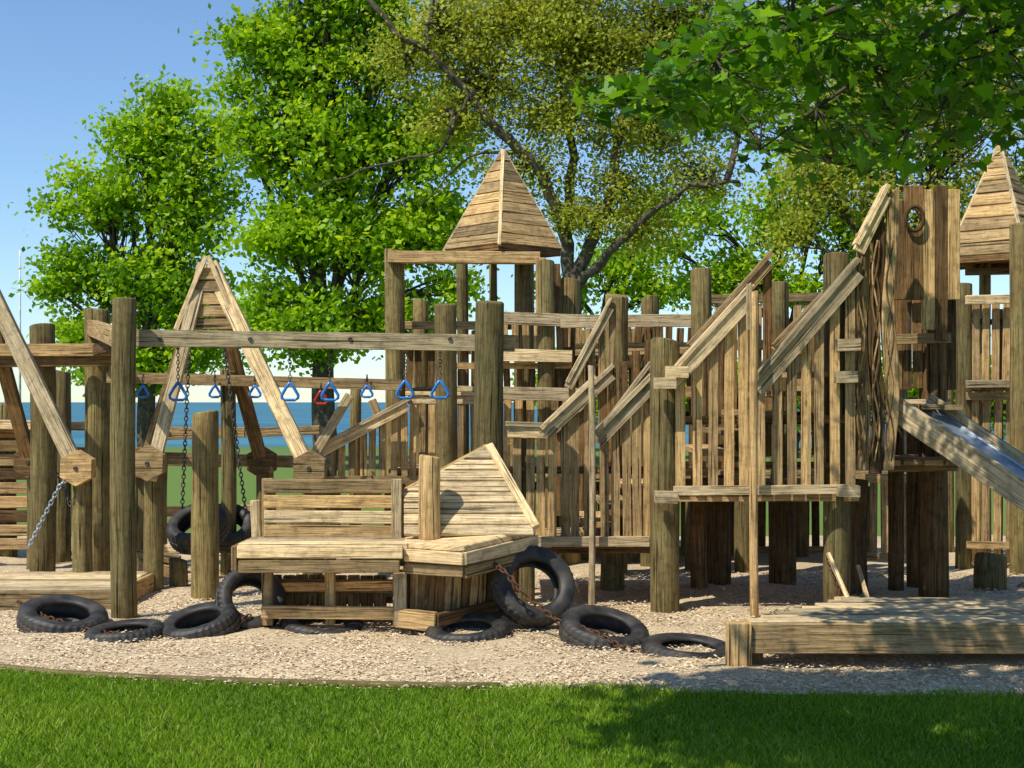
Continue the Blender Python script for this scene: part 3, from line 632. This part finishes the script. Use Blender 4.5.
def tree(name,base,fork,blobs,ncl,nl,lsize,sig,mat,tr,limbs=None,shell=.45):
    b=MB(name); base=Vector(base);fork=Vector(fork)
    b.tube(bez(base-Vector((0,0,.2)),fork,Vector((random.uniform(-.2,.2),0,0)),8),tr,tr*.7,BARK,10)
    limbp=[]
    for L_ in (limbs or []):
        pts=[Vector(p) for p in L_[0]]; 
        sm=[]
        for i in range(len(pts)-1):
            for k in range(4): sm.append(pts[i].lerp(pts[i+1],k/4)+Vector([random.uniform(-.05,.05) for _ in range(3)]))
        sm.append(pts[-1]); b.tube(sm,L_[1],L_[2],BARK,8); limbp+=sm[3:]
    vols=np.array([ (bl[3]*bl[4]*bl[5])**(.67) for bl in blobs]); vols/=vols.sum(); leaves=[];rn=[]
    for bl,vf in zip(blobs,vols):
        c=Vector(bl[:3]); 
        st=fork if not limbp else min(limbp+[fork],key=lambda p:(p-c).length+(.8*max(0,p.z-c.z)))
        lp=bez(st,c+Vector((0,0,bl[5]*.3)),Vector((random.uniform(-.4,.4),random.uniform(-.4,.4),random.uniform(-.2,.5))),8)
        b.tube(lp,tr*.28,.03,BARK,7)
        for q in range(int(ncl*vf)):
            v=Vector(rng.normal(0,1,3)).normalized(); r=random.random()**shell*random.uniform(.85,1.15)
            p=c+Vector((v.x*bl[3],v.y*bl[4],v.z*bl[5]))*r
            s=lp[random.randint(3,7)]
            b.tube(bez(s,p,Vector([random.uniform(-.3,.3) for _ in range(3)]),5),.028,.006,BARK,4)
            k=int(nl*random.uniform(.4,1.6)); sg=sig*random.uniform(.6,1.35)
            P=np.array(p)+rng.normal(0,1,(k,3))*np.array([sg,sg,sg*.5]); leaves.append(P)
            rn.append(np.clip(rng.normal(random.uniform(.15,.85),.13,k),0,1))
    P=np.concatenate(leaves); rn=np.concatenate(rn); o=b.done(0)
    o.name='trunk_and_limbs'; e=bpy.data.objects.new(name,None); SC.collection.objects.link(e); o.parent=e
    lo=np_mesh('crown_leaves',leaf_quads(P,lsize),4,mat,rn); lo.parent=e
    return e
def BL(px,py,d,r,rz=None,ry=None):
    p=Q(px,py,d); R=r/F*d; return (p.x,p.y,p.z,R,ry/F*d if ry else R,(rz or r)/F*d)
d=36
tree('linden_tree',G(150,d),Q(150,360,d),[BL(155,145,d,42,45),BL(105,200,d,48,36),BL(195,205,d,45,50),BL(78,270,d,36,26),BL(160,285,d,60,45),BL(75,335,d,30,24),BL(130,365,d,55,26),BL(205,340,d,42,42),BL(172,100,d,24,18),BL(215,130,d,22,26),BL(55,290,d,20,10),BL(125,128,d,18,14)],500,68,.17,.33,LEAFG,.28)
d=33
tree('maple_tree',G(330,d),Q(325,330,d),[BL(300,60,d,60,62),BL(375,40,d,60,60),BL(262,130,d,40,44),BL(340,150,d,72,52),BL(425,130,d,50,60),BL(290,230,d,52,44),BL(370,240,d,62,44),BL(435,230,d,38,44),BL(270,310,d,46,34),BL(330,330,d,62,34),BL(400,320,d,46,38),BL(330,-60,d,90,60),BL(252,40,d,30,34),BL(455,290,d,24,24),BL(238,85,d,18,18)],800,70,.17,.34,LEAFG,.32)
d=29
fk=Q(572,290,d)
tree('willow_tree',G(578,d),fk,[BL(520,20,d,75,60),BL(600,60,d,80,50),BL(690,30,d,70,60),BL(480,90,d,55,45),BL(650,130,d,60,40),BL(560,120,d,55,40),BL(740,100,d,45,40),BL(450,30,d,50,50),BL(610,-60,d,120,50),BL(700,180,d,45,22),BL(620,190,d,40,30),BL(790,60,d,45,50),BL(525,170,d,40,25),BL(405,60,d,30,40),BL(440,120,d,36,28),BL(575,215,d,35,20),BL(640,235,d,35,20),BL(560,20,d,60,50)],860,115,.09,.36,LEAFO,.28,
 limbs=[([fk,Q(565,230,d),Q(545,180,d-.3),Q(500,130,d-.5),Q(440,60,d-.6),Q(395,30,d-.7),Q(360,-10,d-.7)],.15,.045),
        ([fk,Q(590,245,d),Q(610,200,d-.2),Q(620,140,d-.3),Q(650,60,d-.4),Q(655,-20,d-.5)],.15,.04),
        ([fk,Q(600,262,d-.3),Q(640,222,d-.8),Q(690,186,d-.9),Q(740,182,d-1)],.12,.035),
        ([Q(565,240,d),Q(572,160,d+.3),Q(560,80,d+.5),Q(575,0,d+.5)],.12,.04),
        ([Q(470,90,d-.6),Q(440,150,d-.8),Q(380,165,d-.9),Q(310,190,d-1.1)],.045,.012),
        ([Q(425,50,d-.7),Q(430,20,d-.8),Q(440,-20,d-.8)],.06,.03),
        ([Q(520,150,d-.4),Q(470,155,d-.5),Q(420,205,d-.5)],.04,.012)])
d=40
tree('maple_tree',G(790,d),Q(790,330,d),[BL(700,215,d,35,25),BL(780,220,d,45,40),BL(740,270,d,45,28),BL(830,160,d,55,50),BL(860,240,d,40,35),BL(660,245,d,28,22),BL(700,290,d,30,16),BL(800,290,d,50,20)],250,60,.18,.38,LEAFG,.28)
d=36
tree('willow_tree',G(900,d),Q(890,300,d),[BL(860,100,d,80,70),BL(950,120,d,70,60),BL(1000,60,d,80,60),BL(820,180,d,45,40),BL(900,200,d,55,45),BL(980,210,d,50,40),BL(880,20,d,80,50),BL(1040,180,d,60,60),BL(790,240,d,25,25)],480,80,.13,.42,LEAFO,.28)
tree('maple_tree',G(610,38),Q(600,330,38),[BL(615,262,38,32,22),BL(650,290,38,30,16),BL(560,300,38,25,26),BL(650,210,38,28,22)],95,52,.18,.34,LEAFG,.22)
tree('shrub_row',G(800,46),G(800,46)+Vector((0,0,.5)),[BL(560+i*45,395+random.uniform(-14,8),46,38,34) for i in range(14)],330,60,.22,.4,LEAFG,.1)
# near overhanging maple
def maple_leaves(C,size,name,parent,mat):
    out=[(0.0,-.50),(.12,-.42),(.42,-.46),(.32,-.22),(.62,.05),(.30,.08),(.22,.28),(.0,.72),(-.22,.28),(-.30,.08),(-.62,.05),(-.32,-.22),(-.42,-.46),(-.12,-.42)]
    O=np.array(out); n=len(C); nrm=rng.normal(0,.6,(n,3)); nrm[:,2]+=1.0; nrm/=np.linalg.norm(nrm,axis=1)[:,None]
    t=rng.normal(0,1,(n,3)); t[:,2]-=.4; t-=nrm*(t*nrm).sum(1)[:,None]; t/=np.linalg.norm(t,axis=1)[:,None]; c=np.cross(nrm,t); s=(size*rng.uniform(.55,1.2,n))[:,None,None]
    fold=np.abs(O[:,0])[None,:,None]*nrm[:,None,:]*rng.uniform(-.1,.45,n)[:,None,None]
    V=C[:,None,:]+(c[:,None,:]*O[None,:,0:1]+t[:,None,:]*O[None,:,1:2]+fold)*s
    o=np_mesh(name,V,len(out),mat,np.clip(rng.normal(.5,.28,n),0,1)); o.parent=parent
e=bpy.data.objects.new('overhanging_maple_tree',None); SC.collection.objects.link(e)
b=MB('trunk_and_limbs'); fk=Vector((5.0,7.6,4.6))
b.tube(bez((5.2,7.5,-.1),fk,Vector((.1,0,0)),8),.26,.2,BARK,12)
leaves=[]; upper=[]
def low(px): return float(np.interp(px,[590,640,700,760,830,880,920,950,975,1024,1100],[100,112,128,160,182,182,172,150,118,135,160]))
def hi(px): return float(np.interp(px,[590,640,690,735,760,800],[85,72,50,10,-40,-160]))
cl=[]
for k in range(380):
    px=650+450*random.random()**.7; d=random.uniform(6.6,9.2); lo,h_=low(px)-8,hi(px)+10
    py=lo-(lo-h_)*random.random()**.8 if px<760 else random.uniform(-170,lo)
    cl.append(Q(px,py,d))
for k in range(12): cl.append(Q(random.uniform(600,690),random.uniform(88,110),7.2+random.uniform(-.1,.1)))
nvis=len(cl)
# higher leaf layer of the same crown, toward and above the viewer side: it shades the lawn on the right
for k in range(1100):
    x=random.uniform(-1.9,2.6); y=random.uniform(2.6,5.7)
    g=math.sin(x*2.1+1.6)*math.sin(y*2.6+x)+.2*random.gauss(0,1)
    if g<-.45 or x<-1.9+.6*random.random()+.25*math.sin(y*4): continue
    cl.append(Vector((x,y,random.uniform(4.3,5.2))))
for k in range(170): cl.append(Vector((random.uniform(1.2,6.5),random.uniform(5.2,8.5),random.uniform(4.3,6.0))))
limbs=[]
for tgt,bow in ((Q(640,92,7.2),Vector((.2,0,.35))),(Q(760,150,7.6),Vector((0,0,.5))),(Q(860,170,8.2),Vector((0,0,.4))),(Q(800,20,7.6),Vector((0,0,.5))),(Q(950,60,7.3),Vector((0,0,.3))),(Q(900,-80,8.4),Vector((0,0,.3))),((-0.8,4.4,4.7),Vector((0,0,.6))),((0.9,3.4,5),Vector((0,0,.4))),((6.5,8,7),Vector((0,0,.3))),(Q(1000,110,8.6),Vector((0,0,.3)))):
    l=bez(fk,tgt,bow,12); b.tube(l,.055,.005,BARK,7); limbs+=l[3:]
for i,p in enumerate(cl):
    s=min(limbs,key=lambda q:(q-p).length)
    b.tube(bez(s,p,Vector([random.uniform(-.08,.08) for _ in range(3)]),5),.007,.003,BARK,4)
    k=random.randint(9,20); sg=.16
    if p.x<Q(700,0,7).x and i<nvis: k=9; sg=.09
    (leaves if i<nvis else upper).append(np.array(p)+rng.normal(0,1,(k,3))*np.array([sg,sg,sg*.3]))
o=b.done(0); o.parent=e
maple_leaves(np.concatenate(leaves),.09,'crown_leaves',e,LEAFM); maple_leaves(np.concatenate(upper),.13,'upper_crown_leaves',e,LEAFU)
# ============================================================ LIGHT, SKY, CAMERA
sv=Vector((-.42,-.41,.81)).normalized(); el=math.asin(sv.z); az=math.atan2(sv.x,sv.y)
w=bpy.data.worlds.new('World'); SC.world=w; w.use_nodes=True; nt=w.node_tree; nt.nodes.clear()
sk=N(nt,'ShaderNodeTexSky',sky_type='NISHITA'); sk.sun_disc=False; sk.sun_elevation=el; sk.sun_rotation=az; sk.air_density=1.0; sk.dust_density=0.1; sk.ozone_density=2.0
tint=mixc(nt,1.0,sk.outputs[0],(0.86,1.0,1.14),'MULTIPLY')
bg=N(nt,'ShaderNodeBackground'); bg.inputs[1].default_value=.14; wo=N(nt,'ShaderNodeOutputWorld'); L(nt,tint,bg.inputs[0]); L(nt,bg.outputs[0],wo.inputs[0])
sl_=bpy.data.lights.new('sun','SUN'); sl_.energy=5.0; sl_.angle=math.radians(.5); sl_.color=(1,.94,.81)
so=bpy.data.objects.new('sun',sl_); SC.collection.objects.link(so); so.rotation_euler=sv.to_track_quat('Z','Y').to_euler(); so.location=(-10,-10,20)
cam=bpy.data.cameras.new('camera'); co=bpy.data.objects.new('camera',cam); SC.collection.objects.link(co); co.location=(0,0,CH); co.rotation_euler=(math.pi/2,0,0)
cam.sensor_width=36; cam.lens=36*F/1024; cam.shift_y=18/1024; cam.clip_end=80000; cam.clip_start=.1; SC.camera=co
SC.view_settings.view_transform='Standard'; SC.view_settings.look='None'; SC.view_settings.exposure=0
